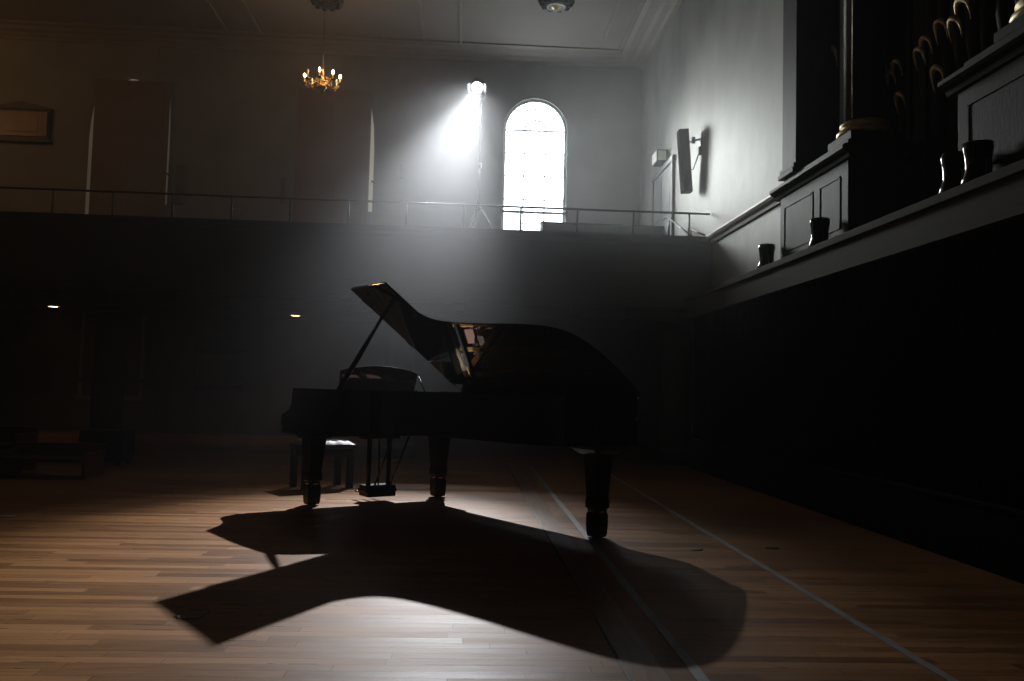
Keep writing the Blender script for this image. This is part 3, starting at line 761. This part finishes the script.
# prop: from the treble rim to the lid
def lidpt(u, v, d=0): return Vector((u, -v*math.cos(ALPHA)+d*math.sin(ALPHA)*0, HZ+v*math.sin(ALPHA)+d))
p0 = Vector((.84,-1.49,.97)); p1 = lidpt(.585,1.17,-.014)
MB().tube([p0, p0.lerp(p1,.5), p1], [.023,.022,.016], 10).build('lid_prop', M['black'], pn)
MB().lathe([(.02,0),(.02,.012),(.01,.014)], 0,0,12).build('prop_cup', M['brass'], pn, loc=tuple(p1+Vector((0,0,-.012))))
# music desk (curved top) leaning back, with its hinged legs
b = MB(); n = 20
pts = [(.34,-.0),(-.34,.0)]
top = [(-.395+.79*i/n, .185+.05*math.cos((i/n-.5)*PI)) for i in range(n+1)]
outl = [(.385,.0),(.395,.17)] + top[::-1][1:-1] + [(-.395,.17),(-.385,0)]
b.M = Matrix.Translation((.17,-.77,.985)) @ Matrix.Rotation(math.radians(12),4,'Y') @ Matrix(((0,0,1,0),(1,0,0,0),(0,1,0,0),(0,0,0,1)))
b.prism(outl, -.008, .008, .003)
DM = b.M.copy(); b.build('music_desk', M['black'], pn)
b = MB(); b.box(.17,.42,-1.22,-.32,.972,.988,.004); b.build('music_shelf', M['black'], pn)
for v in (.38, 1.16):
    b = MB(); b.tube([(.24,-v,1.13),(.36,-v,.99)], .006, 8); b.lathe([(.012,.985),(.012,1.0),(.006,1.005)], .21, -v, 10); b.build('desk_strut', M['satin'], pn)
for yk in (-.37, .37):
    b = MB(); b.M = DM; b.lathe([(.006,-.016),(.014,-.012),(.014,-.008),(.006,-.004)], yk, .175, 12); b.build('desk_knob', M['brass'], pn)
# legs
def leg(u, v, tail=False):
    b = MB()
    def sq(rings, y):
        vs = []; fs = []
        for (h, z) in rings:
            c_ = h*.82
            vs += [(u+a, -v+b_, z) for a, b_ in ((-c_,-h),(c_,-h),(h,-c_),(h,c_),(c_,h),(-c_,h),(-h,c_),(-h,-c_))]
        for i in range(len(rings)-1):
            for k_ in range(8): fs.append((i*8+k_, i*8+(k_+1)%8, (i+1)*8+(k_+1)%8, (i+1)*8+k_))
        fs += [tuple(range(8))[::-1], tuple((len(rings)-1)*8+k_ for k_ in range(8))]
        b._add(vs, fs)
    T = .655 if tail else .6
    sq([(.050,.01),(.056,.03),(.060,.09),(.060,.165),(.052,.18),(.052,.2),(.066,.215),(.066,.265),(.06,.285),(.082,T-.05),(.082,T-.03)], 0)
    if tail:
        sq([(.09,T-.07),(.12,T-.055),(.15,T-.03),(.17,T)], 0)
    else: b.box(u-.12,u+.12,-v-.11,-v+.11,T-.03,T+.01,.008)
    lg = b.build('leg', M['satin'], pn)
    MB().lathe([(.056,.18),(.061,.184),(.061,.196),(.05,.20)], u, -v, 24).build('ferrule', M['brass'], lg)
    c_ = MB(); c_.M = Matrix.Translation((u,-v,.052)) @ Matrix.Rotation(PI/2,4,'X')
    c_.lathe([(.02,-.024),(.045,-.022),(.052,-.015),(.052,-.004),(.044,-.002),(.044,.002),(.052,.004),(.052,.015),(.045,.022),(.02,.024)],0,0,24)
    cs = c_.build('caster', M['metal_dark'], lg)
    c_ = MB(); c_.box(u-.035,u+.035,-v-.032,-v-.026,.04,.115,.002); c_.box(u-.035,u+.035,-v+.026,-v+.032,.04,.115,.002); c_.box(u-.035,u+.035,-v-.032,-v+.032,.107,.116,.002)
    c_.build('caster_fork', M['metal_dark'], lg)
leg(.253,1.409); leg(.253,.137); leg(2.657,.335,True)
# pedal lyre
b = MB()
for y in (-.70,-.90): b.tube([(.3,y,.6),(.3,y-.0,.15)], .022, 12)
b.tube([(.3,-.80,.6),(.3,-.80,.15)], .007, 8)
b.box(.24,.36,-.98,-.62,.56,.61,.01); b.build('lyre_post', M['satin'], pn)
b = MB(); b.box(.2,.38,-.94,-.66,.05,.15,.012); b.box(.2,.37,-.955,-.645,.09,.12,.01); b.build('pedal_box', M['satin'], pn)
for y in (-.71,-.80,-.89):
    b = MB(); b.box(.08,.2,y-.012,y+.012,.068,.078,.004); b.lathe([(.0,.066),(.022,.068),(.022,.078),(.0,.08)], .07, y, 14); b.build('pedal', M['brass'], pn)
for y in (-.72,-.88):
    b = MB(); b.tube([(.36,y,.12),(.72,y,.67)], .009, 8); b.build('lyre_brace', M['metal_dark'], pn)

# ------------------------------------------------------------------ piano bench
bn = empty('piano_bench', (-1.40, 8.68, 0), PRZ)
tag(bn, 'black padded piano bench with four legs behind the keyboard', 'bench')
hw, hd = .27, .17
b = MB(); nx, ny = 14, 24; vs = []; 
for j in range(ny+1):
    for i in range(nx+1):
        x = (-1+2*i/nx); y = (-1+2*j/ny); e = (1-abs(x)**6)*(1-abs(y)**8)
        puff = .012*abs(math.sin(PI*3*(x+1)/2*1.0))*abs(math.sin(PI*5*(y+1)/2))
        vs.append((x*(hd+.01), y*(hw+.01), .435+.035*e+puff*e))
fs = [(j*(nx+1)+i, j*(nx+1)+i+1, (j+1)*(nx+1)+i+1, (j+1)*(nx+1)+i) for j in range(ny) for i in range(nx)]
b._add(vs, fs, True); b.box(-hd-.01,hd+.01,-hw-.01,hw+.01,.395,.436,.006); b.build('cushion', M['leather'], bn)
b = MB(); b.box(-hd,hd,-hw,hw,.32,.395,.006); b.build('seat_frame', M['satin'], bn)
for sy in (-1, 1):
    b = MB(); b.tube([(0,sy*hw,.36),(0,sy*(hw+.03),.36)], .012, 10); b.lathe([(.028,-.008),(.028,.008)],0,0,1) if False else None
    b.M = Matrix.Translation((0, sy*(hw+.035), .36)) @ Matrix.Rotation(PI/2,4,'X'); b.lathe([(.02,-.01),(.03,-.006),(.03,.006),(.02,.01)],0,0,18); b.build('knob', M['black'], bn)
for sx in (-1, 1):
    for sy in (-1, 1):
        b = MB(); b.M = Matrix.Translation((sx*(hd-.03), sy*(hw-.03), 0)); 
        b.prism([(-.028,-.028),(.028,-.028),(.028,.028),(-.028,.028)], 0, .32, .003); b.build('leg', M['satin'], bn)

# ------------------------------------------------------------------ world and haze
wd = bpy.data.worlds.new('World'); sc.world = wd; wd.use_nodes = True; nt = wd.node_tree
nt.nodes['Background'].inputs[0].default_value = (.7,.8,1,1); nt.nodes['Background'].inputs[1].default_value = .0
vs_ = nt.nodes.new('ShaderNodeVolumeScatter')
vs_.inputs['Color'].default_value = (.97,.98,1,1); vs_.inputs['Anisotropy'].default_value = .5
# stage haze: thin near the front of the stage, densest at the gallery front, thinned around the lamp to shrink its glow
g_ = nt.nodes.new('ShaderNodeNewGeometry'); sx_ = nt.nodes.new('ShaderNodeSeparateXYZ'); nt.links.new(g_.outputs['Position'], sx_.inputs[0])
mr_ = nt.nodes.new('ShaderNodeMapRange'); mr_.interpolation_type = 'SMOOTHSTEP'
mr_.inputs['From Min'].default_value = 7.0; mr_.inputs['From Max'].default_value = 11.5
mr_.inputs['To Min'].default_value = .0012; mr_.inputs['To Max'].default_value = .025
nt.links.new(sx_.outputs[1], mr_.inputs[0])
m2_ = nt.nodes.new('ShaderNodeMapRange'); m2_.interpolation_type = 'SMOOTHSTEP'
m2_.inputs['From Min'].default_value = 11.8; m2_.inputs['From Max'].default_value = 14.0
m2_.inputs['To Min'].default_value = 1; m2_.inputs['To Max'].default_value = .25
nt.links.new(sx_.outputs[1], m2_.inputs[0])
mm_ = nt.nodes.new('ShaderNodeMath'); mm_.operation = 'MULTIPLY'; nt.links.new(mr_.outputs[0], mm_.inputs[0]); nt.links.new(m2_.outputs[0], mm_.inputs[1])
nt.links.new(mm_.outputs[0], vs_.inputs['Density'])
nt.links.new(vs_.outputs[0], nt.nodes['World Output'].inputs['Volume'])
try: wd.cycles.volume_step_size = 2.0
except Exception: pass

yaw, pitch, roll = .0557, .05905, .0257
fwd = Vector((math.sin(yaw)*math.cos(pitch), math.cos(yaw)*math.cos(pitch), math.sin(pitch)))
rt = Vector((math.cos(yaw), -math.sin(yaw), 0)); up = rt.cross(fwd)
r2_ = rt*math.cos(roll) + up*math.sin(roll); u2_ = -rt*math.sin(roll) + up*math.cos(roll)
cam = bpy.data.cameras.new('camera'); co = bpy.data.objects.new('camera', cam); col.objects.link(co)
cam.sensor_width = 36; cam.lens = 36*846.2/1024; cam.clip_start = .05; cam.clip_end = 100
mt = Matrix((r2_, u2_, -fwd)).transposed().to_4x4(); mt.translation = Vector((0,0,1.021))
co.matrix_world = mt
sc.camera = co

sc.view_settings.view_transform = 'Standard'; sc.view_settings.look = 'None'
sc.view_settings.gamma = 1; sc.view_settings.use_curve_mapping = False; sc.view_settings.exposure = 0
cy = sc.cycles
cy.use_denoising = True; cy.volume_max_steps = 22
try: cy.denoiser = 'OPENIMAGEDENOISE'
except Exception: pass
cy.max_bounces = 6; cy.diffuse_bounces = 3; cy.glossy_bounces = 4; cy.volume_bounces = 1
cy.sample_clamp_indirect = 3; cy.blur_glossy = .5
